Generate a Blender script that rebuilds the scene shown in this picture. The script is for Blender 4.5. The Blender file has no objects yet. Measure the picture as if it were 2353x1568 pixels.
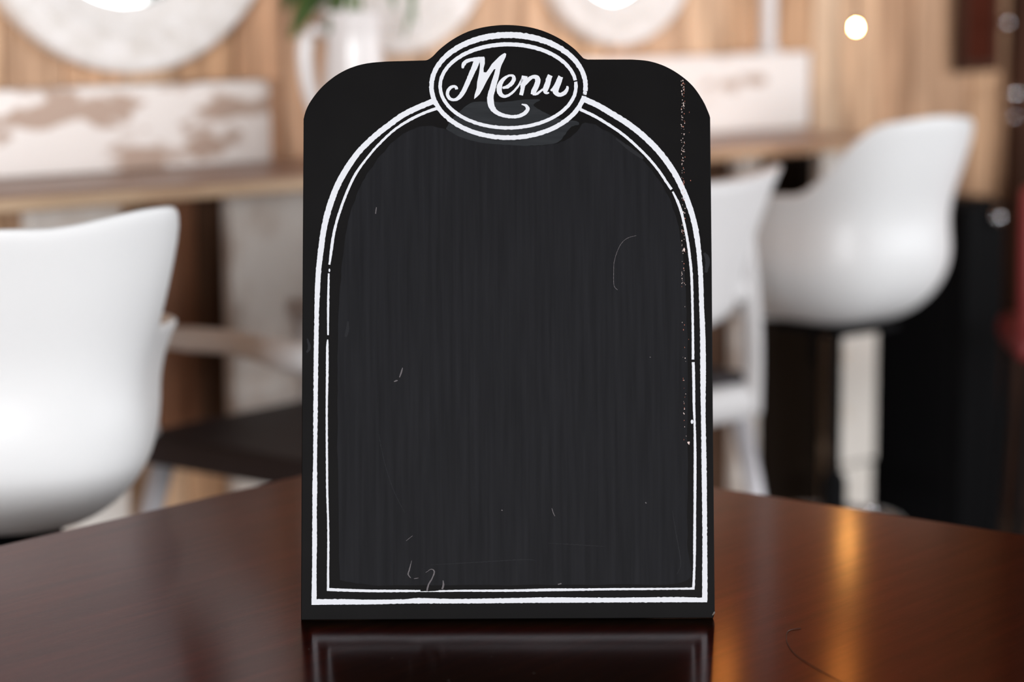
import bpy, bmesh, math, random
from mathutils import Vector, Matrix, noise
R = math.radians
random.seed(7)
sc = bpy.context.scene
C = sc.collection

# ------------------------------------------------------------------ camera
CAM = Vector((0, 0, 1.37)); PITCH = 8.6; ROLL = -0.3; LENS = 85.0
F = LENS / 36 * 2353
cd = bpy.data.cameras.new('camera'); cam = bpy.data.objects.new('camera', cd); C.objects.link(cam)
cd.lens = LENS; cd.sensor_width = 36; cd.clip_start = .05
MC = Matrix.Rotation(R(90 - PITCH), 3, 'X') @ Matrix.Rotation(R(ROLL), 3, 'Z')
cam.matrix_world = Matrix.Translation(CAM) @ MC.to_4x4()
cd.dof.use_dof = True; cd.dof.focus_distance = 2.36; cd.dof.aperture_fstop = 2.5
sc.camera = cam
# ------------------------------------------------------------------ world and daylight
w = bpy.data.worlds.new('world'); sc.world = w; w.use_nodes = True
w.node_tree.nodes['Background'].inputs[0].default_value = (.80, .90, 1.0, 1)
w.node_tree.nodes['Background'].inputs[1].default_value = 1.0
def window_light(name, loc, rot, sx, sy, power, col):
    l = bpy.data.lights.new(name, 'AREA'); l.shape = 'RECTANGLE'; l.size = sx; l.size_y = sy
    l.energy = power; l.color = col
    o = bpy.data.objects.new(name, l); C.objects.link(o); o.location = loc; o.rotation_euler = rot
window_light('daylight_side_window', (4.75, 3.2, 1.5), (0, R(90), 0), 1.7, 4.0, 170, (.95, .97, 1))
window_light('daylight_rear_window', (2.5, -8.25, 1.5), (R(90), 0, 0), 2.4, 1.9, 800, (.95, .97, 1))
window_light('daylight_rear_left_window', (-2.5, -8.25, 1.5), (R(90), 0, 0), 2.4, 1.9, 1000, (.97, .98, 1))
vs = sc.view_settings
vs.view_transform = 'Standard'; vs.look = 'None'; vs.exposure = 0; vs.gamma = 1; vs.use_curve_mapping = False

# ------------------------------------------------------------------ helpers
def ray(px, py):
    return (MC @ Vector(((px - 1176.5) / F, -(py - 784) / F, -1)))
def at_d(px, py, d): return CAM + ray(px, py) * d
def at_z(px, py, z):
    r = ray(px, py); return CAM + r * ((z - CAM.z) / r.z)
WT = Vector((math.cos(R(40)), math.sin(R(40)), 0)); WN = Vector((WT.y, -WT.x, 0)); W0 = Vector((0, 5.08, 0))
def W(s, o, z): return W0 + WT * s + WN * o + Vector((0, 0, z))
def at_w(px, py, o):
    r = ray(px, py); p0 = W0 + WN * o
    p = CAM + r * ((p0 - CAM).dot(WN) / r.dot(WN))
    return (p - p0).dot(WT), p.z

def obj(name, me, mat=None, parent=None, loc=(0, 0, 0), rot=(0, 0, 0), smooth=False):
    if isinstance(me, bmesh.types.BMesh):
        bm = me; me = bpy.data.meshes.new(name)
        bmesh.ops.recalc_face_normals(bm, faces=bm.faces); bm.to_mesh(me); bm.free()
    o = bpy.data.objects.new(name, me); C.objects.link(o)
    if mat and not me.materials: me.materials.append(mat)
    if parent: o.parent = parent
    o.location = loc; o.rotation_euler = rot
    if smooth: me.shade_smooth()
    return o
def tag(o, label=None, cat=None, group=None, kind=None):
    if label: o['label'] = label
    if cat: o['category'] = cat
    if group: o['group'] = group
    if kind: o['kind'] = kind
    return o
def thing(name, label, cat, loc=(0, 0, 0), rz=0, group=None):
    o = bpy.data.objects.new(name, None); C.objects.link(o); o.empty_display_size = .1
    o.location = loc; o.rotation_euler = (0, 0, rz)
    return tag(o, label, cat, group)
def struct(o): o['kind'] = 'structure'; return o
def copy_tree(o, parent=None):
    c = o.copy(); C.objects.link(c); c.parent = parent
    for ch in list(o.children): copy_tree(ch, c)
    return c
def bm_box(x0, x1, y0, y1, z0, z1, bev=0, seg=2):
    bm = bmesh.new()
    bmesh.ops.create_cube(bm, size=1)
    for v in bm.verts:
        v.co = Vector(((x0 + x1) / 2 + v.co.x * (x1 - x0), (y0 + y1) / 2 + v.co.y * (y1 - y0), (z0 + z1) / 2 + v.co.z * (z1 - z0)))
    if bev: bmesh.ops.bevel(bm, geom=bm.edges[:], offset=bev, segments=seg, affect='EDGES', profile=.5)
    return bm
def bm_lathe(prof, n=48, cap=True):
    bm = bmesh.new(); rings = []
    for r, z in prof:
        if r < 1e-5: rings.append([bm.verts.new((0, 0, z))])
        else: rings.append([bm.verts.new((r * math.cos(2 * math.pi * k / n), r * math.sin(2 * math.pi * k / n), z)) for k in range(n)])
    for a, b in zip(rings, rings[1:]):
        for k in range(n):
            k2 = (k + 1) % n
            if len(a) == 1 and len(b) == 1: continue
            if len(a) == 1: bm.faces.new((a[0], b[k], b[k2]))
            elif len(b) == 1: bm.faces.new((a[k], a[k2], b[0]))
            else: bm.faces.new((a[k], a[k2], b[k2], b[k]))
    return bm
def bm_tube(pts, rad, n=12, sq=None):
    """round (or elliptical, sq=(a,b)) tube through points; rad one value or one per point"""
    bm = bmesh.new(); pts = [Vector(p) for p in pts]; rings = []
    for i, p in enumerate(pts):
        d = (pts[min(i + 1, len(pts) - 1)] - pts[max(i - 1, 0)]).normalized()
        up = Vector((0, 0, 1)) if abs(d.z) < .9 else Vector((0, 1, 0))
        a = d.cross(up).normalized(); b = a.cross(d)
        r = rad[i] if isinstance(rad, (list, tuple)) else rad
        ra, rb = (r, r) if sq is None else (r * sq[0], r * sq[1])
        rings.append([bm.verts.new(p + a * ra * math.cos(2 * math.pi * k / n) + b * rb * math.sin(2 * math.pi * k / n)) for k in range(n)])
    for A, B in zip(rings, rings[1:]):
        for k in range(n): bm.faces.new((A[k], A[(k + 1) % n], B[(k + 1) % n], B[k]))
    bm.faces.new(rings[0][::-1]); bm.faces.new(rings[-1])
    return bm
def catmull(pts, n=8):
    """smooth a list of tuples (any dimension)"""
    P = [pts[0]] + list(pts) + [pts[-1]]; out = []
    for i in range(1, len(P) - 2):
        for k in range(n):
            t = k / n
            out.append(tuple(.5 * (2 * b + (c - a) * t + (2 * a - 5 * b + 4 * c - d) * t * t + (3 * b - a - 3 * c + d) * t ** 3)
                             for a, b, c, d in zip(P[i - 1], P[i], P[i + 1], P[i + 2])))
    out.append(tuple(pts[-1])); return out

# ------------------------------------------------------------------ materials
def mat(name, col, rough=.5, metal=0, spec=.5, coat=0, emit=None, es=0):
    m = bpy.data.materials.new(name); m.use_nodes = True
    b = m.node_tree.nodes['Principled BSDF']
    b.inputs['Base Color'].default_value = (*col, 1); b.inputs['Roughness'].default_value = rough
    b.inputs['Metallic'].default_value = metal; b.inputs['Specular IOR Level'].default_value = spec
    b.inputs['Coat Weight'].default_value = coat
    if emit: b.inputs['Emission Color'].default_value = (*emit, 1); b.inputs['Emission Strength'].default_value = es
    return m
def N(m, t, **kw):
    n = m.node_tree.nodes.new(t)
    for k, v in kw.items(): setattr(n, k, v)
    return n
def tex_noise(m, scale, stretch=(1, 1, 1), detail=4, rough=.55, coord='Object', offset_by_object=False):
    nt = m.node_tree
    tc = N(m, 'ShaderNodeTexCoord'); mp = N(m, 'ShaderNodeMapping'); mp.inputs['Scale'].default_value = stretch
    src = tc.outputs[coord]
    if offset_by_object:
        oi = N(m, 'ShaderNodeObjectInfo'); mu = N(m, 'ShaderNodeMath', operation='MULTIPLY'); mu.inputs[1].default_value = 37.0
        nt.links.new(oi.outputs['Random'], mu.inputs[0])
        ad = N(m, 'ShaderNodeVectorMath', operation='ADD'); nt.links.new(src, ad.inputs[0]); nt.links.new(mu.outputs[0], ad.inputs[1]); src = ad.outputs[0]
    nt.links.new(src, mp.inputs[0])
    no = N(m, 'ShaderNodeTexNoise'); no.inputs['Scale'].default_value = scale; no.inputs['Detail'].default_value = detail; no.inputs['Roughness'].default_value = rough
    nt.links.new(mp.outputs[0], no.inputs['Vector'])
    return no.outputs['Fac']
def ramp(m, fac, stops):
    r = N(m, 'ShaderNodeValToRGB'); e = r.color_ramp.elements
    while len(e) < len(stops): e.new(.5)
    for el, (p, c) in zip(e, stops): el.position = p; el.color = (*c, 1)
    m.node_tree.links.new(fac, r.inputs[0]); return r.outputs[0]
def mix(m, fac, a, b, mode='MIX'):
    x = N(m, 'ShaderNodeMix', data_type='RGBA', blend_type=mode)
    for s, v in ((0, fac), (6, a), (7, b)):
        if isinstance(v, (int, float)): x.inputs[s].default_value = v
        elif isinstance(v, tuple): x.inputs[s].default_value = (*v, 1)
        else: m.node_tree.links.new(v, x.inputs[s])
    return x.outputs[2]
def setc(m, sock, inp='Base Color'): m.node_tree.links.new(sock, m.node_tree.nodes['Principled BSDF'].inputs[inp])
def bump(m, fac, strength, dist=.002):
    b = N(m, 'ShaderNodeBump'); b.inputs['Strength'].default_value = strength; b.inputs['Distance'].default_value = dist
    m.node_tree.links.new(fac, b.inputs['Height']); m.node_tree.links.new(b.outputs[0], m.node_tree.nodes['Principled BSDF'].inputs['Normal'])

def plank_mat(name, tones, rough=.6):
    m = mat(name, tones[0], rough, spec=.3)
    oi = N(m, 'ShaderNodeObjectInfo')
    base = ramp(m, oi.outputs['Random'], [(i / (len(tones) - 1), t) for i, t in enumerate(tones)])
    g = tex_noise(m, 9, (4, 4, .35), 5, offset_by_object=True)
    setc(m, mix(m, 1.0, base, ramp(m, g, [(.3, (.50, .46, .42)), (.55, (1, 1, 1)), (.8, (1.25, 1.2, 1.15))]), 'MULTIPLY'))
    bump(m, g, .4, .003); return m
M_plank = plank_mat('weathered_tan_planks', [(.50, .28, .16), (.70, .46, .29), (.58, .33, .18), (.70, .49, .33), (.43, .24, .135), (.66, .45, .30)])
M_dark_plank = plank_mat('dark_brown_planks', [(.085, .04, .022), (.13, .066, .036), (.06, .03, .018)])
M_mid_plank = plank_mat('red_brown_planks', [(.20, .085, .045), (.26, .12, .065)])
M_added_cedar = plank_mat('added_cladding', [(.34, .12, .045), (.42, .16, .065), (.30, .10, .035)], .55)
M_floor = plank_mat('floor_boards', [(.05, .03, .02), (.075, .045, .03)], .5)
def whitewash(name, lo, hi, sx=1.0, white=(.84, .78, .74), under=(.42, .31, .25)):
    m = mat(name, white, .7, spec=.2)
    f = tex_noise(m, 7.5, (sx, 2, 2.0), 3, .5, offset_by_object=True)
    g = tex_noise(m, 2.0, (1, 1, 1), 2)
    u = mix(m, g, under, tuple(c * 1.25 for c in under))
    setc(m, mix(m, ramp(m, f, [(lo, (0, 0, 0)), (hi, (1, 1, 1))]), white, u)); return m
M_beam = whitewash('chipped_white_beam', .50, .56, .9)
M_beam2 = whitewash('worn_white_beam', .60, .68, .9)
M_wash = whitewash('limewashed_panel', .42, .75, 2.0, (.74, .69, .64), (.50, .42, .36))
M_post = whitewash('cream_post', .62, .8, 2.0, (.80, .745, .68), (.6, .5, .4))
M_plaster = mat('plaster', (.3, .24, .2), .9, spec=.2); setc(M_plaster, ramp(M_plaster, tex_noise(M_plaster, 3), [(.3, (.26, .21, .17)), (.7, (.33, .27, .22))]))
M_ceil = mat('dark_timber_ceiling', (.10, .055, .03), .8, spec=.2)
M_top = mat('oiled_countertop', (.3, .18, .13), .38, spec=.45)
setc(M_top, ramp(M_top, tex_noise(M_top, 6, (.5, 5, 5), 5), [(.3, (.27, .155, .11)), (.55, (.40, .26, .20)), (.75, (.50, .35, .27))]))
M_edge = mat('raw_wood_edge', (.6, .4, .22), .6, spec=.3)
setc(M_edge, ramp(M_edge, tex_noise(M_edge, 5, (.8, 3, 3), 4), [(.3, (.36, .22, .13)), (.5, (.52, .36, .23)), (.75, (.62, .46, .32))]))
M_shell = mat('white_plastic', (.70, .70, .70), .38, spec=.4)
M_frame = mat('white_resin', (.70, .685, .685), .4, spec=.4)
M_leg = mat('brushed_aluminium', (.60, .59, .62), .45, .35)
M_cush = mat('black_vinyl', (.028, .022, .025), .5, spec=.2)
M_black = mat('black_metal', (.004, .004, .0045), .6, spec=.06)
M_chrome = mat('chrome', (.75, .76, .80), .12, 1)
M_mframe = mat('carved_white_frame', (.78, .745, .72), .7, spec=.2)
setc(M_mframe, ramp(M_mframe, tex_noise(M_mframe, 30), [(.35, (.70, .66, .62)), (.65, (.82, .79, .77))]))
M_glass = mat('mirror_glass', (.93, .95, .94), .02, 1)
M_ceramic = mat('white_ceramic', (.70, .665, .655), .25, spec=.5)
M_leaf = mat('leaf', (.07, .14, .03), .4, spec=.4)
setc(M_leaf, ramp(M_leaf, tex_noise(M_leaf, 14), [(.3, (.03, .07, .015)), (.7, (.13, .22, .05))]))
M_leaf2 = mat('pale_leaf', (.30, .40, .26), .5, spec=.3)
M_red = mat('red_vinyl', (.20, .022, .022), .45, spec=.4)
M_maroon = mat('maroon_board', (.055, .012, .006), .8, spec=.05)
M_pillar = mat('dark_stained_pillar', (.045, .022, .013), .7, spec=.08)
setc(M_pillar, ramp(M_pillar, tex_noise(M_pillar, 7, (5, 5, .4)), [(.35, (.028, .014, .009)), (.7, (.085, .036, .022))]))
M_bulb = mat('warm_bulb', (1, .8, .5), .3, emit=(1, .30, .045), es=40)
M_led = mat('bright_led', (1, .8, .5), .3, emit=(1, .42, .10), es=330)
M_wframe = mat('window_frame_paint', (.75, .75, .73), .5)
M_pane = mat('window_pane', (1, 1, 1), .0); M_pane.node_tree.nodes['Principled BSDF'].inputs['Transmission Weight'].default_value = 1; M_pane.node_tree.nodes['Principled BSDF'].inputs['IOR'].default_value = 1.02

# walnut table: grain runs along local x
M_table = mat('dark_walnut', (.15, .06, .03), .3, metal=1, spec=.5, coat=.45)      # stained, lacquered: brown satin sheen under a clear gloss coat
_p = M_table.node_tree.nodes['Principled BSDF'].inputs
_p['Specular Tint'].default_value = (.36, .24, .16, 1); _p['Coat Roughness'].default_value = .15; _p['Coat IOR'].default_value = 1.36
_g = tex_noise(M_table, 5, (1.2, 16, 6), 6, .6)
setc(M_table, ramp(M_table, _g, [(.25, (.068, .029, .011)), (.5, (.105, .046, .018)), (.75, (.150, .068, .028))]))
_pore = tex_noise(M_table, 42, (1.6, 22, 6), 4, .6)
bump(M_table, ramp(M_table, _pore, [(.34, (0, 0, 0)), (.50, (1, 1, 1))]), .15, .0006)

# menu board paints (local x across, z up the board)
M_board = mat('matt_black_board', (.0095, .0090, .0095), .5, spec=.03)
setc(M_board, ramp(M_board, tex_noise(M_board, 9), [(.35, (.0034, .0031, .0032)), (.7, (.0050, .0047, .0049))]))
M_chalk = mat('brushed_chalk_paint', (.016, .016, .018), .55, spec=.035)
_s = tex_noise(M_chalk, 30, (6, 1, .25), 6, .6); _b = tex_noise(M_chalk, 6, (1, 1, .6), 3)
setc(M_chalk, mix(M_chalk, _b, ramp(M_chalk, _s, [(.3, (.0056, .0056, .0064)), (.7, (.0098, .0098, .0112))]), ramp(M_chalk, _s, [(.3, (.0076, .0079, .0094)), (.7, (.0128, .0133, .0156))])))
bump(M_chalk, _s, .18, .0006)
M_patch = mat('slate_grey_touch_up', (.026, .029, .032), .5, spec=.04)
setc(M_patch, ramp(M_patch, tex_noise(M_patch, 40, (.5, 1, 5), 4), [(.3, (.0125, .0140, .0160)), (.7, (.0205, .0225, .0250))]))
M_white = mat('white_paint', (.56, .575, .61), .6, spec=.2)
M_smear = mat('faint_chalk', (.11, .10, .105), .9, spec=.1)
M_smear2 = mat('chalk_haze', (.0165, .017, .019), .9, spec=.1)
M_chip = mat('bare_chip', (.55, .44, .41), .8, spec=.1)
M_chip2 = mat('reddish_chip', (.36, .13, .09), .8, spec=.1)
M_mdf = mat('raw_board_edge', (.10, .085, .075), .7, spec=.2)

# ------------------------------------------------------------------ the room
def slab(name, x0, x1, y0, y1, z0, z1, m, loc=(0, 0, 0), rz=0): return struct(obj(name, bm_box(x0, x1, y0, y1, z0, z1), m, None, loc, (0, 0, rz)))
slab('floor', -7, 8, -9, 12, -.1, 0, M_floor)
slab('ceiling', -7, 8, -9, 12, 3.0, 3.1, M_ceil)
wall_left = slab('wall_left', -4.1, -4, -8.1, 1.75, 0, 3, M_plaster)
def wall_with_windows(name, L, opens, z0, z1, loc, rz):
    """wall along local x (0..L) with window openings (name, u0, u1) between z0 and z1; local -y is outside"""
    root = thing(name, None, None, loc, rz); root['kind'] = 'structure'
    x = 0
    for wn, u0, u1 in opens + [(None, L, L)]:
        obj('wall_section', bm_box(x, u0, -.12, 0, 0, 3), M_plaster, root); x = u1
        if wn is None: break
        for c, d in ((0, z0), (z1, 3)): obj('wall_section', bm_box(u0, u1, -.12, 0, c, d), M_plaster, root)
        wd = thing(wn, None, None, loc, rz); wd['kind'] = 'structure'; t = .06
        for a_, b_, c, d in ((u0, u1, z0, z0 + t), (u0, u1, z1 - t, z1), (u0, u0 + t, z0 + t, z1 - t), (u1 - t, u1, z0 + t, z1 - t)):
            obj('window_frame', bm_box(a_, b_, -.10, -.03, c, d), M_wframe, wd)
        n = 3 if u1 - u0 > 3 else 2
        for k in range(1, n):
            xm = u0 + (u1 - u0) * k / n
            obj('mullion', bm_box(xm - .03, xm + .03, -.09, -.04, z0 + t, z1 - t), M_wframe, wd)
        obj('window_sill', bm_box(u0, u1, -.03, .10, z0 - .03, z0), M_wframe, wd)
# side window wall: x = 4, running in +y; rear wall behind the camera
wall_with_windows('wall_right', 16.5, [('window_1', 9.3, 13.3)], .65, 2.35, (4.0, -8.1, 0), R(90))
wall_with_windows('wall_front', 8.1, [('window_2', .4, 2.8), ('window_3', 5.4, 7.8)], .55, 2.45, (-4.1, -8.0, 0), 0)

# back wall of upright weathered planks, 40 degrees to the view
wall_back = struct(obj('wall_back', bm_box(-6.0, 6.0, .03, .12, 0, 3.0), M_dark_plank, None, W0, (0, 0, R(40))))
plank_me = {}
s = -5.3; k = 0
while s < 5.0:
    wd = random.choice((.085, .105, .12, .135))
    if wd not in plank_me:
        o = obj('plank', bm_box(-wd / 2 + .0025, wd / 2 - .0025, 0, .026, .01, 2.99, .003, 1), M_plank, wall_back); plank_me[wd] = o.data
    else: o = obj('plank', plank_me[wd], None, wall_back)
    o.location = (s + wd / 2, random.choice((0, .004, .009, -.004)) , 0)
    s += wd; k += 1

# unseen cedar boards added on the upper wall to warm the table's reflection
clad = struct(obj('added_trim_1', bm_box(.40, 1.62, -.010, -.004, 1.44, 2.99), M_dark_plank, None, W0, (0, 0, R(40))))
cl = None
for k in range(12):
    z0 = 1.445 + k * .128
    if cl is None: o = obj('added_board', bm_box(.40, 1.62, -.030, -.0105, 0, .124, .002, 1), M_added_cedar, clad); cl = o.data
    else: o = obj('added_board', cl, None, clad)
    o.location = (0, 0, z0)

# ------------------------------------------------------------------ the bar counter along the wall
ZC = 1.02; CD = .37
s_end = at_w(2030, 290, CD)[0]
s_beg = -3.2
ctr = thing('bar_counter', 'long brown wall counter with pale raw edge and limewashed supports', 'counter', W(0, 0, 0), R(40))
def cbox(name, s0, s1, o0, o1, z0, z1, m, bev=.003, root=None):
    return obj(name, bm_box(s0, s1, -o1, -o0, z0, z1, bev), m, root or ctr)
cbox('countertop', s_beg, s_end, .006, CD, ZC - .028, ZC, M_top, .004)
tag(cbox('front_edge', s_beg, s_end, CD, CD + .012, ZC - .026, ZC - .003, M_edge), 'pale raw wood edge strip')
def panel_px(pxa, pxb, py, o, z0, z1, m, name='support_panel', th=.03):
    a = at_w(pxa, py, o)[0]; b = at_w(pxb, py, o)[0]
    return cbox(name, a, b, o - th, o, z0, z1, m)
panel_px(532, 760, 650, .16, 0, ZC - .029, M_wash)
panel_px(90, 300, 1200, .10, 0, ZC - .029, M_wash)
panel_px(1698, 1748, 500, .16, 0, ZC - .029, M_wash)
tag(panel_px(1930, 2014, 900, .26, .27, ZC - .029, M_post, 'support_post', .03), 'broad cream painted post')
tag(panel_px(1890, 1930, 360, .26, .80, ZC - .029, M_post, 'post_bracket', .03), 'cream bracket beside the post under the counter')
tag(panel_px(1938, 2004, 1130, .255, 0, .262, M_post, 'post_foot', .02), 'narrower stepped foot of the cream post')
panel_px(470, 532, 650, .08, .50, ZC - .029, M_dark_plank)  # dark strip over the tan planks: shade under the counter put into its colour
panel_px(360, 470, 650, .05, .50, ZC - .029, M_mid_plank)  # brown tone is counter shade; stops short so the planks below look lit
# dark box with a front, standing in for the open recess beside the cream post
a = at_w(1752, 600, .12)[0]; b = at_w(1900, 600, .12)[0]
M_recess = mat('recess_dark', (.013, .008, .005), .6, spec=.08)
rec = thing('under_counter_recess', 'dark recess under the counter beside the cream post, filled with a box', 'recess', W((a + b) / 2, 0, 0), R(40))
hw = (b - a) / 2
obj('body', bm_box(-hw, hw, -.10, -.005, 0.0, .975, .004), M_recess, rec)
dr = obj('door', bm_box(-hw + .01, hw - .01, -.12, -.101, .03, .955, .004), M_recess, rec)
obj('door_pull', bm_box(hw - .05, hw - .035, -.135, -.121, .48, .60, .003), M_black, dr)
a = at_w(1560, 600, .06)[0]; b = at_w(1696, 600, .06)[0]
cbox('support_panel', a, b, .03, .05, 0, ZC - .029, M_dark_plank)  # dark stain and counter shadow painted together over the wall planks
a = at_w(2020, 900, .06)[0]
cbox('shade_stain_panel', at_w(2014, 900, .06)[0], at_w(2290, 900, .06)[0], .03, .055, 0, .80, M_mid_plank)  # darker than the wall planks: stain and counter shadow in one colour

# chipped white beams lying along the back of the counter
def beam(sa, sb, z1, m, label, rough):
    bm = bm_box(sa, sb, -.062, -.012, ZC + .001, z1, .006, 2)
    for v in bm.verts:
        v.co.z += (.004 * noise.noise(Vector((v.co.x * 3, v.co.y * 5, 1))) if v.co.z > ZC + .05 else 0)
    o = obj('white_beam', bm, m, None, W(0, 0, 0), (0, 0, R(40)))
    return tag(o, label, 'beam')
beam(-2.6, at_w(652, 300, .10)[0], 1.178, M_beam, 'heavily chipped white wooden beam on the counter below the largest round mirror', .01)
beam(at_w(1290, 180, .10)[0], at_w(1890, 180, .10)[0], 1.195, M_beam2, 'mostly intact white wooden beam on the counter beside the slim white pole', .01)

# slim white pole
s_, z_ = at_w(1768, 110, .06)
pl = thing('white_pole', 'slim white pole rising from the white beam near the glowing bulb', 'pole', W(s_, .055, 1.197), R(40))
obj('base_plate', bm_lathe([(0, 0), (.03, 0), (.03, .006), (.019, .010), (0, .010)], 24), M_frame, pl)
obj('pole_tube', bm_lathe([(0, .009), (.0185, .009), (.0185, .62), (0, .62)], 20), M_frame, pl, smooth=False)

# ------------------------------------------------------------------ round mirrors on the planks
def mirror(pxb, pyb, Ro, Ri, label):
    s_, z_ = at_w(pxb, pyb, .05)
    root = thing('round_mirror', label, 'mirror', W(s_, .002, z_ + Ro), R(40), 'round mirrors on the plank wall')
    rot = (R(90), 0, 0)
    prof = [(Ri - .012, .004), (Ro - .012, 0.0), (Ro, .006), (Ro, .040), (Ro - .010, .050), (Ro * .86, .050), (Ro * .84, .046), (Ro * .80, .046), (Ro * .78, .043), (Ri + .02, .032), (Ri, .026), (Ri, .010), (Ri - .012, .004)]
    obj('frame', bm_lathe(prof, 72), M_mframe, root, (0, 0, 0), rot)
    obj('mirror_glass', bm_lathe([(0, .012), (Ri + .004, .012), (Ri + .004, .008), (0, .008)], 64), M_glass, root, (0, 0, 0), rot)
    bm = bmesh.new(); n = 76
    for k in range(n):
        a = 2 * math.pi * k / n
        bmesh.ops.create_icosphere(bm, subdivisions=1, radius=Ro * .019, matrix=Matrix.Translation((Ro * .82 * math.cos(a), Ro * .82 * math.sin(a), .047)))
    b = obj('beading', bm, M_mframe, root, (0, 0, 0), rot); b['kind'] = 'stuff'
    return root
mirror(318, 168, .327, .205, 'largest round white carved mirror, above the heavily chipped white beam')
mirror(925, 126, .242, .105, 'round white carved mirror partly behind the white jug and trailing leaves')
mirror(1435, 106, .223, .131, 'smallest round white carved mirror, above the mostly intact white beam')

# ------------------------------------------------------------------ warm bulbs hung on the wall
def bulb(p, label, r, m):
    """pendant bulb of radius r on a thin cable from the ceiling"""
    k = r / .022
    root = thing('pendant_bulb', label, 'light bulb', p, R(40), 'warm pendant bulbs along the plank wall')
    obj('glass_bulb', bm_lathe([(q * k, z * k) for q, z in ((0, -.030), (.012, -.027), (.021, -.014), (.022, 0), (.016, .016), (.011, .026), (0, .026))], 24), m, root, smooth=True)
    obj('socket', bm_lathe([(q * k, z * k) for q, z in ((0, .024), (.012, .024), (.012, .055), (.004, .062), (0, .062))], 20), M_black, root)
    obj('cable', bm_tube([(0, 0, .06 * k), (0, 0, 2.999 - p.z)], .0015, 6), M_black, root)
def mirrored(px, py, o):
    """point of the plane o in front of the wall that the table top mirrors to this picture point"""
    h = at_z(px, py, .75); r = ray(px, py); r.z = -r.z
    p0 = W0 + WN * o; return h + r * ((p0 - h).dot(WN) / r.dot(WN))
bulb(at_d(1967, 62, 4.75), 'tiny glowing warm bulb hanging low in front of the counter end', .007, M_led)
bulb(mirrored(1935, 1570, .70), 'warm filament bulb hanging highest, between the pole and the dark pillar', .018, M_bulb)
bulb(mirrored(1660, 1570, .75), 'warm filament bulb hanging high above the slim white pole', .018, M_bulb)

# ------------------------------------------------------------------ jug with leaves
p = at_w(818, 350, .20)
jug_loc = W(p[0], .20, ZC + .001)
jug = thing('white_jug', 'white ceramic jug with side handle standing on the counter', 'jug', jug_loc)
K = 4.55 / F
obj('body', bm_lathe([(0, 0), (.048, 0), (.054, .01), (.060, .06), (.062, .11), (.058, .17), (.053, .22), (.056, .27), (.060, .285), (.056, .286), (.050, .27), (.047, .2), (.05, .03), (0, .02)], 40), M_ceramic, jug, smooth=True)
obj('handle', bm_tube(catmull([(-.052, .0, .245), (-.078, -.005, .25), (-.092, -.008, .215), (-.087, -.008, .15), (-.070, -.005, .09), (-.056, 0, .06)], 6), .013, 12, (1.2, .8)), M_ceramic, jug, smooth=True)
plant = thing('leafy_sprig', 'green leafy cutting standing in the white jug', 'plant', jug_loc + Vector((0, 0, .03)))
def leaf(root, pts, width, m, nm='leaf'):
    """arched leaf along 3D points with a folded midrib"""
    P = catmull([tuple(p) for p in pts], 6); bm = bmesh.new(); rows = []
    n = len(P)
    for i, q in enumerate(P):
        q = Vector(q); t = i / (n - 1)
        d = (Vector(P[min(i + 1, n - 1)]) - Vector(P[max(i - 1, 0)])).normalized()
        sd = d.cross(Vector((0.35, -1, .15))).normalized(); up = sd.cross(d)
        wv = width * (math.sin(math.pi * min(1, t * .93 + .05)) ** .8) * (1 - .3 * t)
        rows.append([bm.verts.new(q - sd * wv + up * .15 * wv), bm.verts.new(q - sd * wv * .5 + up * .05 * wv), bm.verts.new(q), bm.verts.new(q + sd * wv * .5 + up * .05 * wv), bm.verts.new(q + sd * wv + up * .15 * wv)])
    for a, b in zip(rows, rows[1:]):
        for k in range(4): bm.faces.new((a[k], a[k + 1], b[k + 1], b[k]))
    r = bmesh.ops.solidify(bm, geom=bm.faces[:], thickness=.0012)
    return obj(nm, bm, m, root, smooth=True)
def L(px, py, dd=0.0):      # a point near the jug, in the plant's own space
    return at_d(px, py, (jug_loc - CAM).dot(MC @ Vector((0, 0, -1))) + dd) - plant.location
stem0 = Vector((0, 0, 0))
for top in ((-.012, 0, .40), (.018, .01, .42), (.0, -.02, .38)):
    obj('stem', bm_tube([(0, 0, .0), (top[0] * .4, top[1] * .4, .18), top], .004, 8), M_leaf, plant)
leaf(plant, [L(806, -80), L(760, -50, -.02), L(712, 0, -.04), L(668, 90, -.05)], .030, M_leaf)
leaf(plant, [L(806, -65), L(782, -25, -.05), L(768, 25, -.07), L(752, 78, -.08)], .017, M_leaf)
leaf(plant, [L(800, -95), L(745, -85), L(690, -45, .02), L(652, 25, .03)], .026, M_leaf)
leaf(plant, [L(820, -75), L(850, -95, -.04), L(885, -60, -.06), L(908, 25, -.07)], .017, M_leaf2)
leaf(plant, [L(825, -85), L(870, -100, .02), L(930, -45, .03), L(955, 55, .03)], .014, M_leaf2)
leaf(plant, [L(825, -95), L(900, -120, .05), L(955, -60, .06), L(928, 92, .07)], .013, M_leaf2)

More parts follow.
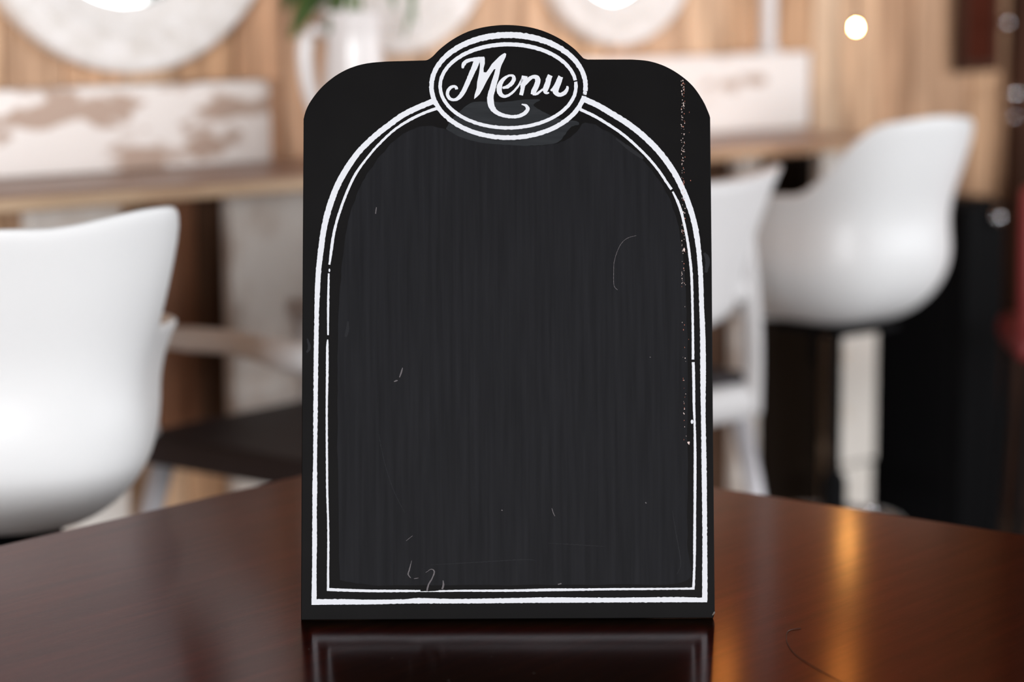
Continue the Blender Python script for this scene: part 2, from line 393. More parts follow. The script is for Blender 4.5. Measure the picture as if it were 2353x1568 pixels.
# ------------------------------------------------------------------ tub stools
def sm(a, b, x): t = max(0, min(1, (x - a) / (b - a))); return t * t * (3 - 2 * t)
def shell_mesh(flare=.05, HB=.425, sh=(28, 70), ear=0.0, wing=.03):
    """tub shell: angle 0 = back; local +y is the way the sitter faces"""
    bm = bmesh.new(); nf = 96; rows = []
    for i in range(nf):
        ph = 2 * math.pi * i / nf
        if ph > math.pi: ph -= 2 * math.pi
        a = abs(math.degrees(ph))
        H = HB - .012 * sm(0, 40, a) + ear * (sm(8, 40, a) - sm(sh[0], sh[1], a)) - (HB - .275) * sm(sh[0], sh[1], a) - .01 * sm(72, 110, a) - .215 * sm(116, 148, a)
        Rx = .205 + .0 * a
        Rw = 1 / ((abs(math.sin(ph)) / .212) ** 2.5 + (abs(math.cos(ph)) / (.20 if a < 90 else .225)) ** 2.5) ** (1 / 2.5)
        rc = min(.15, H * .95); prof = []
        for k in range(6): prof.append(((Rw - rc) * k / 6, 0))
        for k in range(9):
            t = R(90) * k / 8; prof.append((Rw - rc + rc * math.sin(t), rc - rc * math.cos(t)))
        for k in range(1, 9): prof.append((Rw, rc + (H - rc) * k / 8))
        col = []
        for r, z in prof:
            fl = flare * (max(0, z - .16) / .26) ** 1.6
            pin = -.012 * math.exp(-((z - .22) / .07) ** 2)
            rr = r + (fl + pin) * (r / Rw)
            # wings open sideways
            x = math.sin(ph) * rr; y = -math.cos(ph) * rr
            if a > 60: x += math.copysign(wing * sm(60, 110, a) * max(0, z - .08) / .2, math.sin(ph))
            sag = .0
            col.append(bm.verts.new((x, y, z + sag)))
        rows.append(col)
    ctr_v = rows[0][0].co.copy()
    for i in range(nf):
        A = rows[i]; B = rows[(i + 1) % nf]
        for k in range(len(A) - 1):
            try: bm.faces.new((A[k], A[k + 1], B[k + 1], B[k]))
            except ValueError: pass
    bmesh.ops.remove_doubles(bm, verts=bm.verts, dist=.0004)
    bmesh.ops.recalc_face_normals(bm, faces=bm.faces)
    return bm
def tub_stool(loc_xy, zbot, heading, label, HB, **kw):
    root = thing('tub_bar_stool', label, 'bar stool', (loc_xy[0], loc_xy[1], 0), heading, 'white tub bar stools facing the counter')
    sh = obj('shell', shell_mesh(HB=HB, **kw), M_shell, root, (0, 0, zbot), smooth=True)
    so = sh.modifiers.new('thick', 'SOLIDIFY'); so.thickness = .010; so.offset = 1
    ss = sh.modifiers.new('smooth', 'SUBSURF'); ss.levels = 1; ss.render_levels = 1
    obj('mounting_plate', bm_box(-.09, .09, -.09, .09, zbot - .030, zbot - .012, .006), M_black, root)
    obj('height_lever', bm_tube([(.03, 0, zbot - .032), (.12, .02, zbot - .034), (.19, .03, zbot - .026)], .006, 8), M_black, root)
    obj('gas_lift', bm_lathe([(0, .34), (.013, .34), (.013, zbot - .03), (0, zbot - .03)], 20), M_black, root, smooth=False)
    obj('column', bm_lathe([(0, .02), (.026, .02), (.026, .345), (.020, .36), (0, .36)], 24), M_black, root)
    obj('foot_ring', bm_tube([(.16 * math.cos(t * math.pi / 12), .16 * math.sin(t * math.pi / 12) + .02, .25) for t in range(25)], .009, 8), M_chrome, root, smooth=True)
    obj('ring_arm', bm_tube([(0, .02, .25), (0, .17, .25)], .008, 8), M_chrome, root)
    obj('base_disc', bm_lathe([(0, 0), (.20, 0), (.20, .006), (.16, .014), (.04, .026), (0, .028)], 48), M_black, root, smooth=False)
    return root
p = at_d(-18, 1212, 3.2); tub_stool((p.x, p.y), p.z + .012, R(17), 'white tub bar stool under the largest round mirror', .415, flare=.075, sh=(47, 64), ear=.028, wing=.045)
p = at_d(1922, 737, 4.9); tub_stool((p.x, p.y), p.z + .012, R(40), 'white tub bar stool beside the cream counter post', .415)

# ------------------------------------------------------------------ white framed bar chairs with black seats
def bar_chair(cx, cy, heading, label, slab_seat, splay):
    root = thing('bar_armchair', label, 'bar chair', (cx, cy, 0), heading, 'white framed bar chairs at the counter')
    zs = .60; h = .205
    # seat apron: white rounded ring
    if slab_seat: obj('seat', bm_box(-h - .015, h + .015, -h - .015, h + .015, zs - .045, zs + .005, .006, 3), M_cush, root)
    else:
        bm = bm_box(-h - .01, h + .01, -h - .01, h + .01, zs - .075, zs, .03, 4); obj('seat_shell', bm, M_frame, root, smooth=True)
        obj('cushion', bm_box(-h + .005, h - .005, -h + .005, h - .005, zs - .002, zs + .02, .009, 3), M_cush, root, smooth=True)
    for sx in (-1, 1):
        for sy in (-1, 1):
            top = Vector((sx * (h - .02), sy * (h - .02), zs - .05)); bot = Vector((sx * (h + splay), sy * (h + splay), 0))
            obj('leg', bm_tube([bot, bot.lerp(top, .5), top], [.014, .017, .020], 10), M_leg, root, smooth=True)
    # back posts leaning inward to the backrest
    for sx in (-1, 1):
        obj('back_post', bm_tube(catmull([(sx * (h + .002), -h + .01, zs - .06), (sx * (h - .015), -h - .005, zs + .1), (sx * (h - .05), -h - .02, zs + .25), (sx * (h - .065), -h - .025, zs + .30)], 6), .024, 12, (.7, 1)), M_frame, root, smooth=True)
    # flared curved backrest
    bm = bmesh.new(); rows = []; nz = 14; nx = 20
    for j in range(nz + 1):
        t = j / nz; z = zs + .13 + t * .27
        half = .140 + .065 * t ** 1.6
        row = []
        for i in range(nx + 1):
            u = -1 + 2 * i / nx
            y = -h - .005 - .035 * (1 - u * u) - .05 * t
            row.append(bm.verts.new((u * half, y, z + .018 * u * u * t - .03 * (1 - t) * u * u * -1)))
        rows.append(row)
    for a, b in zip(rows, rows[1:]):
        for i in range(nx): bm.faces.new((a[i], a[i + 1], b[i + 1], b[i]))
    bmesh.ops.recalc_face_normals(bm, faces=bm.faces)
    bk = obj('backrest', bm, M_frame, root, smooth=True)
    so = bk.modifiers.new('thick', 'SOLIDIFY'); so.thickness = .016; so.offset = 0
    # arms sweeping forward
    for sx in (-1, 1):
        obj('arm', bm_tube(catmull([(sx * .12, -h - .02, zs + .19), (sx * (h + .012), -h + .03, zs + .17), (sx * (h + .03), -.05, zs + .185), (sx * (h + .025), .10, zs + .18), (sx * (h + .005), h + .05, zs + .17)], 6),
            [.024] * 6 + [.024, .0235, .023, .022, .021, .020] + [.019] * 6 + [.017] * 7, 12, (.8, 1.1)), M_frame, root, smooth=True)
        obj('arm_post', bm_tube([(sx * (h - .01), h - .01, zs - .04), (sx * (h + .0), h + .01, zs + .08), (sx * (h + .005), h + .03, zs + .17)], .016, 10), M_frame, root, smooth=True)
    return root
bar_chair(-.335, 4.07, R(52), 'white framed bar chair with thick black square seat, beside the limewashed panel', True, .09)
bar_chair(.172, 4.57, R(42), 'white framed bar chair with flared back, beside the dark under-counter recess', False, .055)

# ------------------------------------------------------------------ far right: fridge, pillar, red seat, maroon board
a, zt = at_w(2225, 462, .40); b = at_w(2320, 462, .40)[0]
fr = thing('bar_fridge', 'black low bar fridge with round chrome knob by the dark pillar', 'fridge', W((a + b) / 2, 0, 0), R(40))
hw = (b - a) / 2; Hf = at_w(2250, 462, .40)[1]
obj('body', bm_box(-hw, hw, -.36, -.06, 0, Hf, .006), M_black, fr)
dr = obj('door', bm_box(-hw + .004, hw - .004, -.395, -.361, .06, Hf - .01, .006), M_black, fr)
sk, zk = at_w(2292, 500, .41)
def knob(name, parent, loc, r):
    bm = bmesh.new(); bmesh.ops.create_uvsphere(bm, u_segments=20, v_segments=12, radius=r)
    return obj(name, bm, M_chrome, parent, loc, smooth=True)
knob('door_knob', dr, (sk - (a + b) / 2, -.408, zk), .016)
a, zt = at_w(2212, 155, .03); b = at_w(2292, 155, .03)[0]
mb = thing('wall_board', 'maroon painted board with darker frame hung high beside the dark pillar', 'board', W((a + b) / 2, 0, zt), R(40))
hw = (b - a) / 2
obj('panel', bm_box(-hw, hw, -.022, -.006, 0, .75, .002), M_maroon, mb)
for x0, x1, z0, z1 in ((-hw - .008, hw + .008, -.012, .012), (-hw - .008, hw + .008, .74, .765), (-hw - .008, -hw + .010, .012, .74), (hw - .010, hw + .008, .012, .74)):
    obj('frame_rail', bm_box(x0, x1, -.032, -.006, z0, z1, .002), M_pillar, mb)
a = at_w(2300, 300, .0)[0]
pil = thing('wooden_pillar', 'dark stained wooden pillar with chrome hooks at the end of the plank wall', 'pillar', W(a + .09, 0, 0), R(40))
obj('shaft', bm_box(-.09, .09, -.07, -.012, 0, 2.999, .006), M_pillar, pil)
def hook(px, py, r):
    s_, z_ = at_w(px, py, .09); h = obj('hook', bm_tube([(0, .004, 0), (0, -.016, 0)], .005, 8), M_chrome, pil, (s_ - a - .09, -.073, z_))
    knob('hook_ball', h, (0, -.018, 0), r)
for q in ((2330, 215, .016), (2328, 268, .010), (2312, 52, .013)): hook(*q)
p = at_d(2502, 620, 5.2)
rs = thing('red_bar_chair', 'red vinyl padded bar chair in front of the dark pillar', 'bar chair', (p.x, p.y, 0), R(-4))
for sx in (-1, 1):
    for sy in (-1, 1):
        obj('leg', bm_tube([(sx * .17, sy * .17, 0), (sx * .14, sy * .14, .56)], .012, 10), M_black, rs)
obj('seat', bm_box(-.17, .17, -.17, .17, .56, .62, .02, 3), M_red, rs, smooth=True)
obj('backrest', bm_box(-.17, .17, -.185, -.135, .60, .935, .022, 3), M_red, rs, smooth=True)

# shrub outside the side window (seen in the mirrors)
sb = thing('garden_shrub', 'green garden shrub outside the side window', 'shrub', (4.42, 2.96, 0))
obj('stem', bm_tube([(0, 0, 0), (.02, 0, .6), (0, .02, 1.2)], .03, 8), M_pillar, sb)
bm = bmesh.new()
for k in range(900):
    v = Vector((random.gauss(0, .06), random.gauss(0, .11), random.gauss(1.25, .25)))
    v.x = max(-.2, min(.2, v.x))
    m4 = Matrix.Translation(v) @ Matrix.Rotation(random.uniform(0, 6.28), 4, 'Z') @ Matrix.Rotation(random.uniform(-1.2, 1.2), 4, 'X')
    q = [bm.verts.new(m4 @ Vector(c)) for c in ((0, -.06, 0), (.025, 0, .01), (0, .06, 0), (-.025, 0, .01))]; bm.faces.new(q)
fo = obj('foliage', bm, M_leaf, sb); fo['kind'] = 'stuff'

# ------------------------------------------------------------------ the table
ZT = .75
pc = at_z(997, 1021, ZT); pa = at_z(0, 1256, ZT); pb = at_z(2353, 1231, ZT)
da = (pa - pc).normalized(); db = (pb - pc).normalized()
# square the corner: grain direction (local x) runs from near left to the far corner
bis = (da + db).normalized(); ex = Matrix.Rotation(R(-45) if da.x < 0 else R(45), 3, 'Z') @ bis
if ex.dot(da) < 0: ex = -ex
ey = Vector((-ex.y, ex.x, 0))
if ey.dot(db) < 0: ey = -ey
SIDE = 1.25
ctr_t = pc + (ex + ey) * SIDE / 2
tb = thing('dining_table', 'dark walnut square table carrying the menu board', 'table', (ctr_t.x, ctr_t.y, 0), math.atan2(-ex.y, -ex.x))
obj('table_top', bm_box(-SIDE / 2, SIDE / 2, -SIDE / 2, SIDE / 2, ZT - .032, ZT, .0022, 3), M_table, tb)
for sx in (-1, 1):
    obj('apron', bm_box(-SIDE / 2 + .09, SIDE / 2 - .09, sx * (SIDE / 2 - .08) - .011, sx * (SIDE / 2 - .08) + .011, ZT - .11, ZT - .033), M_table, tb)
    obj('apron', bm_box(sx * (SIDE / 2 - .08) - .011, sx * (SIDE / 2 - .08) + .011, -SIDE / 2 + .09, SIDE / 2 - .09, ZT - .11, ZT - .033), M_table, tb)
    for sy in (-1, 1):
        x, y = sx * (SIDE / 2 - .08), sy * (SIDE / 2 - .08)
        obj('leg', bm_box(x - .032, x + .032, y - .032, y + .032, 0, ZT - .033, .004), M_table, tb)

# ------------------------------------------------------------------ the menu board
LEAN = 11.5
B0 = at_z(1166.5, 1426, ZT)
UP = Vector((0, math.sin(R(LEAN)), math.cos(R(LEAN)))); BN = Vector((0, -UP.z, UP.y))
def bd(px, py):
    """picture point -> drawing coordinates on the board face"""
    r = ray(px, py); p = CAM + r * ((B0 - CAM).dot(BN) / r.dot(BN)) - B0
    return p.x, p.dot(UP)
PXM = bd(1266, 900)[0] - bd(1166, 900)[0]; PXM /= 100       # metres per picture pixel on the board
TH = .006
board = thing('menu_board', 'black arched chalkboard menu stand with white hand painted border', 'menu board', B0 + Vector((0, 0, .0006)))
board.rotation_euler = (R(-LEAN), 0, 0)
# outline
out = [(691.5, 1427), (693.5, 1000), (695.5, 600), (697.5, 275)]
arcL = catmull([(697.5, 275), (703, 255), (715, 232), (738, 203), (770, 176), (806, 157), (845, 146.5), (890, 142.5)], 5)
hump = catmull([(978, 140), (985, 137.5), (995, 130), (1012, 113), (1040, 92), (1075, 74), (1115, 63), (1162, 58.5), (1210, 62.5), (1250, 73), (1288, 91), (1318, 112), (1334, 128), (1341, 135), (1350, 138)], 5)
arcR = catmull([(1452, 138), (1490, 141.5), (1527, 153), (1562, 173), (1592, 199), (1615, 232), (1628, 260), (1632, 272)], 5)
out = out[:-1] + arcL + hump + arcR + [(1635.5, 600), (1638.5, 1000), (1642.5, 1410), (1639, 1422)]
pts = [bd(*q) for q in out]
pts = [(u, max(v, 0.0)) for u, v in pts]
bm = bmesh.new()
f = bm.faces.new([bm.verts.new((u, 0, v)) for u, v in pts])
r = bmesh.ops.extrude_face_region(bm, geom=[f])
for v in r['geom']:
    if isinstance(v, bmesh.types.BMVert): v.co.y += TH
bmesh.ops.recalc_face_normals(bm, faces=bm.faces)
ed = [e for e in bm.edges if abs(e.verts[0].co.y - e.verts[1].co.y) < 1e-6]
bmesh.ops.bevel(bm, geom=ed, offset=.0007, segments=1, affect='EDGES')
pn = obj('panel', bm, M_board, board)

def polyfill(bm, P, y):
    vs = [bm.verts.new((u, y, v)) for u, v in P]
    es = [bm.edges.new((vs[i], vs[(i + 1) % len(vs)])) for i in range(len(vs))]
    bmesh.ops.triangle_fill(bm, use_beauty=True, use_dissolve=False, edges=es)
def rough(i, seed, amp, fq=.35): return amp * (noise.noise(Vector((i * fq, seed, 0))) + .6 * noise.noise(Vector((i * fq * 2.7, seed, 5))))
def ribbon(bm, pts, y, seed=0, amp=.8, step=3.0, closed=False):
    """brush stroke: picture points (x, y, width) -> flat strip on the board face with uneven edges"""
    P = catmull(pts, 10) if not closed else pts
    # resample evenly
    Q = [P[0]]; acc = 0
    for a, b in zip(P, P[1:]):
        d = math.hypot(b[0] - a[0], b[1] - a[1])
        if d == 0: continue
        t = step - acc
        while t <= d:
            k = t / d; Q.append(tuple(a[j] + (b[j] - a[j]) * k for j in range(3))); t += step
        acc = d - (t - step)
    Q.append(P[-1])
    prev = None; n = len(Q); first = None
    for i, (x, yy, wd) in enumerate(Q):
        a = Q[i - 1] if i else (Q[-2] if closed else Q[0]); b = Q[i + 1] if i < n - 1 else (Q[1] if closed else Q[-1])
        dx, dy = b[0] - a[0], b[1] - a[1]; l = math.hypot(dx, dy) or 1
        nx, ny = -dy / l, dx / l
        w1 = max(.3, wd / 2 + rough(i, seed, amp)); w2 = max(.3, wd / 2 + rough(i, seed + 50, amp))
        u1, v1 = bd(x + nx * w1, yy + ny * w1); u2, v2 = bd(x - nx * w2, yy - ny * w2)
        cur = (bm.verts.new((u1, y, v1)), bm.verts.new((u2, y, v2)))
        if prev: bm.faces.new((prev[0], cur[0], cur[1], prev[1]))
        prev = cur
def layer(name, bm, m, label=None):
    for f in bm.faces:
        f.normal_update()
        if f.normal.y > 0: f.normal_flip()
    me = bpy.data.meshes.new(name); bm.to_mesh(me); bm.free()
    o = obj(name, me, m, board)
    if label: o['label'] = label
    return o

# centre lines of the painted border (picture points with stroke widths)
o_left = [(1001, 232, 13), (960, 249, 13), (925, 266.5, 13), (895, 288, 13), (863, 313, 13), (825, 350, 13), (794, 394, 14), (772, 436, 14), (755, 484, 14), (744, 530, 13), (737, 580, 13), (732, 625, 12), (729.5, 670, 12), (728, 715, 10.5), (727, 770, 10.5), (726, 840, 10.5), (725.5, 900, 10), (725, 960, 10), (724.5, 1020, 9), (724, 1070, 9), (723.5, 1120, 11), (723, 1180, 10), (723, 1240, 11), (722.5, 1300, 10), (722, 1345, 11), (722, 1392, 12)]
o_bot = [(716, 1385.5, 13), (790, 1385, 12.5), (850, 1385.5, 11), (930, 1384, 10), (960, 1382.5, 12.5), (1040, 1383.5, 10.5), (1110, 1383, 11), (1180, 1382, 11.5), (1250, 1381, 12.5), (1320, 1381, 12), (1400, 1381, 11), (1480, 1380.5, 11.5), (1560, 1380, 12), (1625, 1381, 10)]
o_right = [(1338, 228, 13), (1372, 243, 13), (1406, 263, 13.5), (1440, 284, 13.5), (1475, 311, 13.5), (1508, 343, 13.5), (1533, 374, 13.5), (1553, 405, 13), (1570.5, 441, 13), (1584, 476, 13), (1593, 505, 12.5), (1600, 538, 12.5), (1606, 583, 11), (1610, 637, 11), (1612, 701, 11), (1614.5, 765, 12), (1615.5, 841, 13), (1615.5, 900, 12), (1616, 960, 10.5), (1617, 1020, 11), (1618, 1090, 11.5), (1619, 1180, 11), (1619.5, 1260, 11), (1619.5, 1320, 12), (1619.5, 1382, 12)]
i_left = [(1003, 251, 7), (975, 261, 6.5), (940, 278, 6.5), (905, 301, 5.5), (870, 334, 5.5), (845, 363, 5), (820, 397, 6), (803, 430, 6), (787, 470, 6), (774, 510, 6), (766, 545, 6.5), (761, 580, 6.5), (757, 610, 4)]
i_left2 = [(755.5, 630, 4), (754.5, 680, 5), (754, 715, 5), (753.8, 772, 4)]
i_left3 = [(753, 782, 2.5), (752.3, 800, 5.5), (752, 860, 6), (751, 930, 5), (751, 1000, 5), (751.5, 1070, 5), (752, 1130, 5), (754, 1200, 4.5), (754.5, 1260, 5), (754, 1310, 5), (754, 1360, 5.5)]
i_bot = [(752, 1356.5, 7), (800, 1358.5, 6.5), (860, 1360, 6), (920, 1360, 5.5), (966, 1360, 4.5)]
i_bot2 = [(966, 1361.5, 1.6), (990, 1361.5, 1.8), (1011, 1360.5, 3)]
i_bot3 = [(1008, 1360.5, 4), (1060, 1359.5, 4.5), (1120, 1359.5, 5), (1190, 1359, 5.5), (1260, 1357.5, 6.5), (1330, 1357, 5.5), (1400, 1356, 5), (1480, 1355.5, 5), (1540, 1355, 4.5), (1596, 1354.5, 5)]
i_right = [(1333, 253, 7), (1365, 268, 7), (1400, 289, 6.5), (1432, 311, 6.5), (1462, 337, 6), (1490, 365, 6), (1514, 394, 6), (1530, 418, 6), (1543, 437, 6)]
i_right2 = [(1545.5, 442, 4), (1556, 463, 6), (1565, 487, 6.5), (1572, 516, 6), (1578, 545, 6), (1583, 577, 6), (1588, 621, 6), (1590, 660, 6), (1591, 700, 5.5), (1592, 765, 5.5), (1592.5, 828, 6)]
i_right3 = [(1593, 834, 6.5), (1594, 880, 6.5), (1594.5, 930, 6), (1596, 975, 5), (1597, 1030, 6), (1597, 1100, 6.5), (1596.5, 1180, 6), (1596, 1250, 6.5), (1595.5, 1300, 5.5), (1593.5, 1352, 6)]
for nm, strokes, lab in (('outer_border', (o_left, o_bot, o_right), 'broad white outer border line'), ('inner_border', (i_left, i_left2, i_left3, i_bot, i_bot2, i_bot3, i_right, i_right2, i_right3), 'thin white inner border line')):
    bm = bmesh.new()
    for k, s_ in enumerate(strokes): ribbon(bm, s_, -.00035 - .00001 * k, seed=3 + 7 * k + len(nm), amp=1.1 if nm[0] == 'o' else .7, step=2.5)
    if nm[0] == 'i':
        polyfill(bm, [bd(1590 + 3 * math.cos(t), 971 + 5 * math.sin(t)) for t in [k * .63 for k in range(10)]], -.0005)
        polyfill(bm, [bd(757 + 2 * math.cos(t), 623 + 4 * math.sin(t)) for t in [k * .63 for k in range(10)]], -.0005)
    layer(nm, bm, M_white, lab)
def oval(cx, cy, rx, ry, wf, t0, t1, tilt=0, n=240):
    P = []
    for k in range(n + 1):
        t = t0 + (t1 - t0) * k / n
        P.append((cx + rx * math.cos(t), cy - ry * math.sin(t), wf(t))); 
    return P
bm = bmesh.new()
ribbon(bm, oval(1168.5, 200, 177, 118, lambda t: 10.5 + 3.5 * max(0, math.sin(t)) ** 2, R(-5), R(349)), -.0004, 91, 1.3, 2.5, True)
ribbon(bm, oval(1168.5, 200, 177, 118, lambda t: 8.5, R(-9.5), R(-5)), -.0004, 96, 1.3, 2.5, True)
layer('outer_oval', bm, M_white, 'broad white oval ring around the title')
bm = bmesh.new()
ribbon(bm, oval(1167.5, 199.5, 156, 96, lambda t: 8 + 1.5 * max(0, math.sin(t)) ** 2, R(8), R(366)), -.0004, 131, .9, 2.5, True)
layer('inner_oval', bm, M_white, 'thin white oval ring around the title')
# lettering, traced as brush strokes in a 5.057x enlargement of the title
def T(x, y, w=None):
    q = (960 + x / 5.057, 40 + y / 5.057); return q if w is None else (*q, w / 5.057)
letters = {
 'letter_m': [[(522, 600, 22), (530, 558, 44), (560, 522, 44), (610, 503, 40), (680, 492, 44), (745, 488, 46), (776, 480, 34)],
              [(690, 505, 74), (660, 585, 66), (632, 645, 62), (580, 765, 56), (528, 875, 52), (478, 940, 46), (425, 966, 32), (372, 952, 38), (346, 905, 38), (352, 860, 38), (380, 825, 38), (415, 810, 30), (445, 820, 36), (452, 845, 34)],
              [(940, 575, 50), (912, 690, 62), (890, 760, 66), (868, 840, 67), (846, 920, 72), (846, 990, 77), (862, 1050, 68), (900, 1100, 54), (960, 1135, 46), (1030, 1155, 42), (1110, 1163, 38), (1190, 1150, 42), (1250, 1115, 45), (1277, 1075, 44), (1265, 1040, 36), (1235, 1024, 22), (1206, 1020, 12)]],
 'letter_e': [[(985, 828, 24), (1045, 812, 42), (1095, 770, 46), (1117, 725, 46), (1108, 692, 36), (1075, 682, 24), (1030, 700, 32), (980, 745, 46), (952, 800, 60), (947, 860, 60), (967, 905, 50), (1010, 926, 36), (1060, 910, 30), (1110, 872, 27), (1160, 815, 24), (1190, 770, 26), (1215, 725, 32)]],
 'letter_n': [[(1243, 688, 66), (1234, 740, 72), (1221, 800, 54), (1215, 850, 46), (1200, 912, 46)],
              [(1240, 800, 20), (1262, 768, 32), (1300, 720, 44), (1345, 698, 42), (1385, 710, 56), (1395, 750, 62), (1376, 810, 60), (1350, 862, 62), (1337, 905, 50)],
              [(1335, 905, 20), (1380, 898, 28), (1420, 870, 26), (1455, 842, 24)]],
 'letter_u': [[(1540, 680, 56), (1523, 720, 62), (1508, 780, 64), (1487, 835, 66), (1484, 872, 50), (1505, 888, 26), (1526, 882, 14)],
              [(1548, 862, 24), (1600, 800, 34), (1630, 745, 44), (1660, 697, 56)],
              [(1658, 700, 56), (1650, 750, 48), (1622, 810, 58), (1600, 858, 72), (1620, 898, 52), (1660, 907, 46), (1705, 885, 46), (1735, 843, 38), (1737, 806, 20)]]}
wedge = [(722, 515), (745, 492), (778, 475), (779, 545), (764, 600), (765, 645), (795, 648), (830, 600), (860, 550), (905, 505), (950, 460), (985, 435), (1010, 422), (1028, 432), (1022, 465), (1000, 510), (975, 560), (958, 610), (940, 665), (916, 606), (885, 612), (850, 665), (800, 750), (760, 830), (720, 900), (690, 930), (655, 957), (660, 910), (685, 830), (690, 760), (712, 660), (722, 580)]
for nm, st in letters.items():
    bm = bmesh.new()
    for k, s_ in enumerate(st): ribbon(bm, [T(*q) for q in s_], -.0004 - .00002 * k, seed=200 + 9 * k, amp=.75, step=1.6)
    if nm == 'letter_m': polyfill(bm, [bd(*T(*q)) for q in wedge], -.00048)
    layer(nm, bm, M_white)
# repainted writing surface inside the arch, with a wavering edge
edge = [(781, 1335), (778, 1200), (776, 1000), (776, 850), (779, 700), (788, 590), (803, 500), (828, 430), (862, 375), (905, 326), (945, 300), (985, 291), (1040, 303), (1100, 318), (1165, 331), (1230, 337), (1290, 328), (1325, 305), (1345, 283), (1395, 303), (1445, 340), (1490, 384), (1525, 432), (1550, 490), (1566, 560), (1574, 640), (1579, 760), (1580, 900), (1580, 1100), (1579, 1250), (1576, 1337), (1400, 1345), (1200, 1346), (1000, 1347), (850, 1346)]
E = catmull(edge + [edge[0]], 6)[:-1]
bm = bmesh.new(); polyfill(bm, [bd(x + rough(i, 400, 2.5, .5), y + rough(i, 430, 2.5, .5)) for i, (x, y) in enumerate(E)], -.00012)
layer('writing_surface', bm, M_chalk, 'brushed dark grey chalk surface inside the border')
low = [(1025, 298), (1059, 317), (1110, 330), (1152, 333.5), (1195, 336.5), (1237, 335.5), (1271, 332), (1288, 324), (1301, 307), (1314, 292), (1330, 288), (1325, 280), (1296, 277), (1271, 269), (1240, 254), (1226, 242), (1241, 230), (1197, 231), (1158, 236), (1110, 235), (1082, 238), (1056, 258), (1035, 280)]
E = catmull(low + [low[0]], 5)[:-1]
bm = bmesh.new(); polyfill(bm, [bd(x + rough(i, 500, 1.2, .6), y + rough(i, 530, 1.2, .6)) for i, (x, y) in enumerate(E)], -.0002)
layer('touch_up_patch', bm, M_patch, 'slate grey brushed patch behind the lower oval')
# faint chalk traces
marks = [[(925, 847, 2), (922, 858, 3.2), (918, 869, 2)], [(905, 879, 1), (910, 877, 3.2), (914, 876, 1.5)], [(865, 478, 2), (863, 493, 2.2)], [(1462, 543, .8), (1440, 550, .9), (1424, 567, .9), (1412, 600, .9), (1410, 630, 1), (1411, 658, 1), (1419, 668, 1.2)],
         [(946, 1290, .8), (941, 1310, 2.6), (938, 1322, 2.6), (944, 1330, 1.5)], [(978, 1318, .8), (991, 1310, 1.6), (998, 1316, 3), (993, 1331, 2.6), (985, 1345, 3.4), (981, 1360, 3.8)], [(1018, 1336, 2), (1019, 1346, 4), (1016, 1356, 4)], [(1282, 1345, 2.5), (1290, 1343, 2.5)],
         [(1268, 1170, 1.2), (1272, 1182, 1.6), (1275, 1188, 1)], [(948, 1233, 1), (933, 1245, 1)], [(951, 1332, 1), (957, 1331, 1.8), (962, 1330, .8)], [(1483, 1156, 2.2), (1485, 1159, 2)], [(1493, 822, 1.8), (1495, 823, 1.8)], [(1152, 1174, 2), (1155, 1175, 2)]]
bm = bmesh.new()
for k, s_ in enumerate(marks): ribbon(bm, s_, -.0003, 600 + k, .5, 1.5)
o = layer('chalk_marks', bm, M_smear, 'faint leftover chalk marks'); o['kind'] = 'stuff'
haze = [[(1545, 1175, 1), (1552, 1220, 2), (1560, 1265, 2.5), (1564, 1300, 2), (1555, 1322, 1)], [(800, 740, 4), (798, 762, 8), (794, 776, 5)], [(870, 1000, 1), (885, 1070, 1.5), (905, 1130, 1.5), (930, 1180, 1)], [(1415, 320, 3), (1450, 346, 9), (1478, 366, 6)], [(1618, 583, 6), (1626, 600, 11), (1622, 628, 6)], [(706, 780, 3), (711, 800, 7), (705, 812, 4)], [(990, 1300, 1), (1080, 1295, 2), (1200, 1288, 2), (1230, 1290, 1)], [(1260, 1250, 1), (1330, 1254, 2), (1390, 1258, 1)]]
bm = bmesh.new()
for k, s_ in enumerate(haze): ribbon(bm, s_, -.00025, 700 + k, 1.2, 2)
o = layer('chalk_haze', bm, M_smear2, 'dull grey rubbed streaks'); o['kind'] = 'stuff'
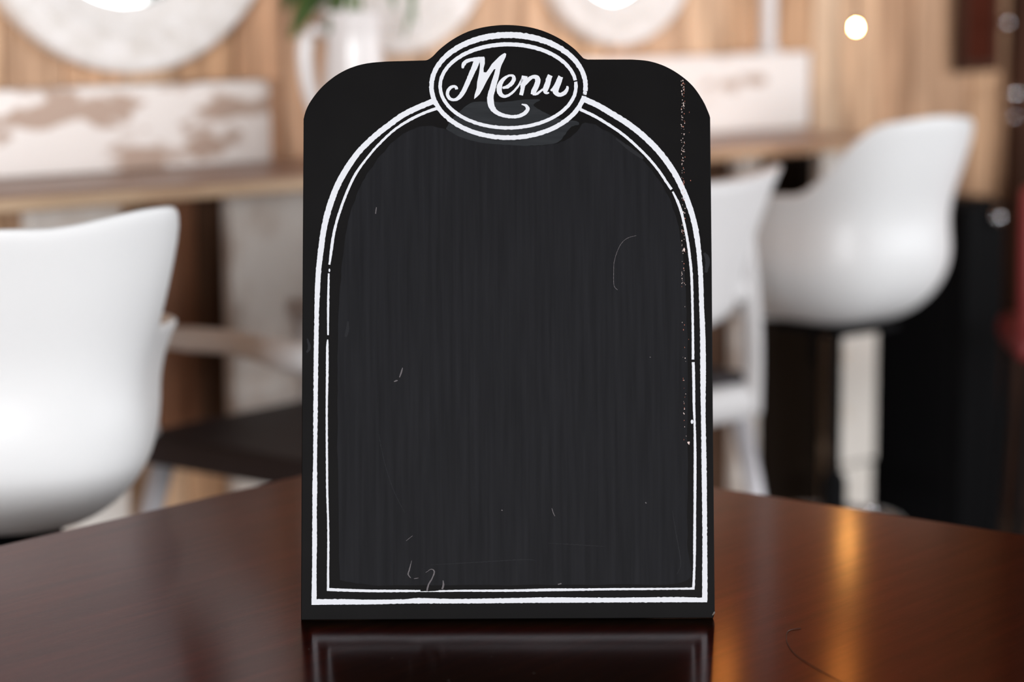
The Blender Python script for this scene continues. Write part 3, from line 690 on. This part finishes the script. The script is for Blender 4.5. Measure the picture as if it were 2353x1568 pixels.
# chipped strip down the right side
for nm, m, cnt, sd, lab in (('pale_chips', M_chip, 130, 5, 'pale chipped flecks down one side'), ('reddish_chips', M_chip2, 60, 9, 'reddish chipped flecks down one side')):
    bm = bmesh.new(); rr = random.Random(sd)
    for k in range(cnt):
        t = rr.random() ** 1.3; y = 186 + t * 480 if rr.random() < .9 else 700 + rr.random() * 320
        x = 1566.5 + (rr.choice((0, 0, 1.2, 4, 5.5)) + rr.gauss(0, 1.0)) + (6 * (y - 600) / 420 if y > 600 else 0)
        if nm[0] == 'r': x = 1571 + rr.gauss(0, 2.2) + (rr.choice((0, 14, 18)) if rr.random() < .12 else 0)
        sx, sy = rr.uniform(.35, 1.3), rr.uniform(.5, 2.3)
        polyfill(bm, [bd(x + sx * rr.uniform(.6, 1.2) * math.cos(a), y + sy * rr.uniform(.6, 1.2) * math.sin(a)) for a in [j * 2 * math.pi / 6 for j in range(6)]], -.00046)
    if nm[0] == 'p':
        for cx, cy, sx, sy in ((1583, 1019, 3, 4.5), (1572, 575, 2.6, 5)):
            polyfill(bm, [bd(cx + sx * rr.uniform(.5, 1.3) * math.cos(a), cy + sy * rr.uniform(.5, 1.3) * math.sin(a)) for a in [j * 2 * math.pi / 9 for j in range(9)]], -.00046)
    o = layer(nm, bm, m, lab); o['kind'] = 'stuff'
# worn bare line along the right edge and the bumped corner
bm = bmesh.new()
polyfill(bm, [bd(1640.0, 1408), bd(1643.2, 1407), bd(1643.0, 1411), bd(1638.2, 1416), bd(1636, 1416)], -.0003)
layer('bumped_corner', bm, M_mdf, 'bare bumped lower corner')
# rear support leg and hinge
v_top = .50
rl = obj('rear_support', bm_box(-.15, .15, 0, .005, -(v_top * math.cos(R(LEAN)) - .002) / math.cos(R(13)), 0, .001, 1), M_board, board, (0, TH + .004, v_top), (R(13 + LEAN), 0, 0))
for sx in (-1, 1):
    obj('hinge', bm_box(sx * .10 - .02, sx * .10 + .02, TH - .0002, TH + .0038, v_top - .015, v_top + .02, .0006, 1), M_chrome, board)

# ------------------------------------------------------------------ a stray hair and dust on the table
hp = [at_z(x, y, ZT + .0006) for x, y in catmull([(1840, 1444), (1812, 1450), (1807, 1466), (1812, 1484), (1832, 1508), (1885, 1542), (1931, 1567), (1985, 1600)], 6)]
tag(obj('hair_strand', bm_tube(hp, .00028, 6), mat('dark_hair', (.006, .004, .003), .5)), 'fine dark hair lying on the table beside the menu board', 'hair')
bm = bmesh.new(); rr = random.Random(21)
for k in range(110):
    p = at_z(rr.choice((rr.uniform(60, 690), rr.uniform(700, 1640), rr.uniform(1650, 2300))), rr.uniform(1330, 1566) if rr.random() < .85 else rr.uniform(1280, 1340), ZT + .0003)
    if 690 < 1176 + p.x / p.y * F < 1645 and p.y > B0.y - .01: continue
    q = rr.uniform(.0003, .0008); a = rr.uniform(0, 3.1)
    vs_ = [bm.verts.new(p + Vector((q * rr.uniform(.6, 1.8) * math.cos(a + j * 1.571), q * math.sin(a + j * 1.571), 0))) for j in range(4)]
    bm.faces.new(vs_)
tag(obj('dust_specks', bm, mat('pale_dust', (.32, .28, .25), .9)), 'pale dust specks scattered on the walnut table top', 'dust', kind='stuff')
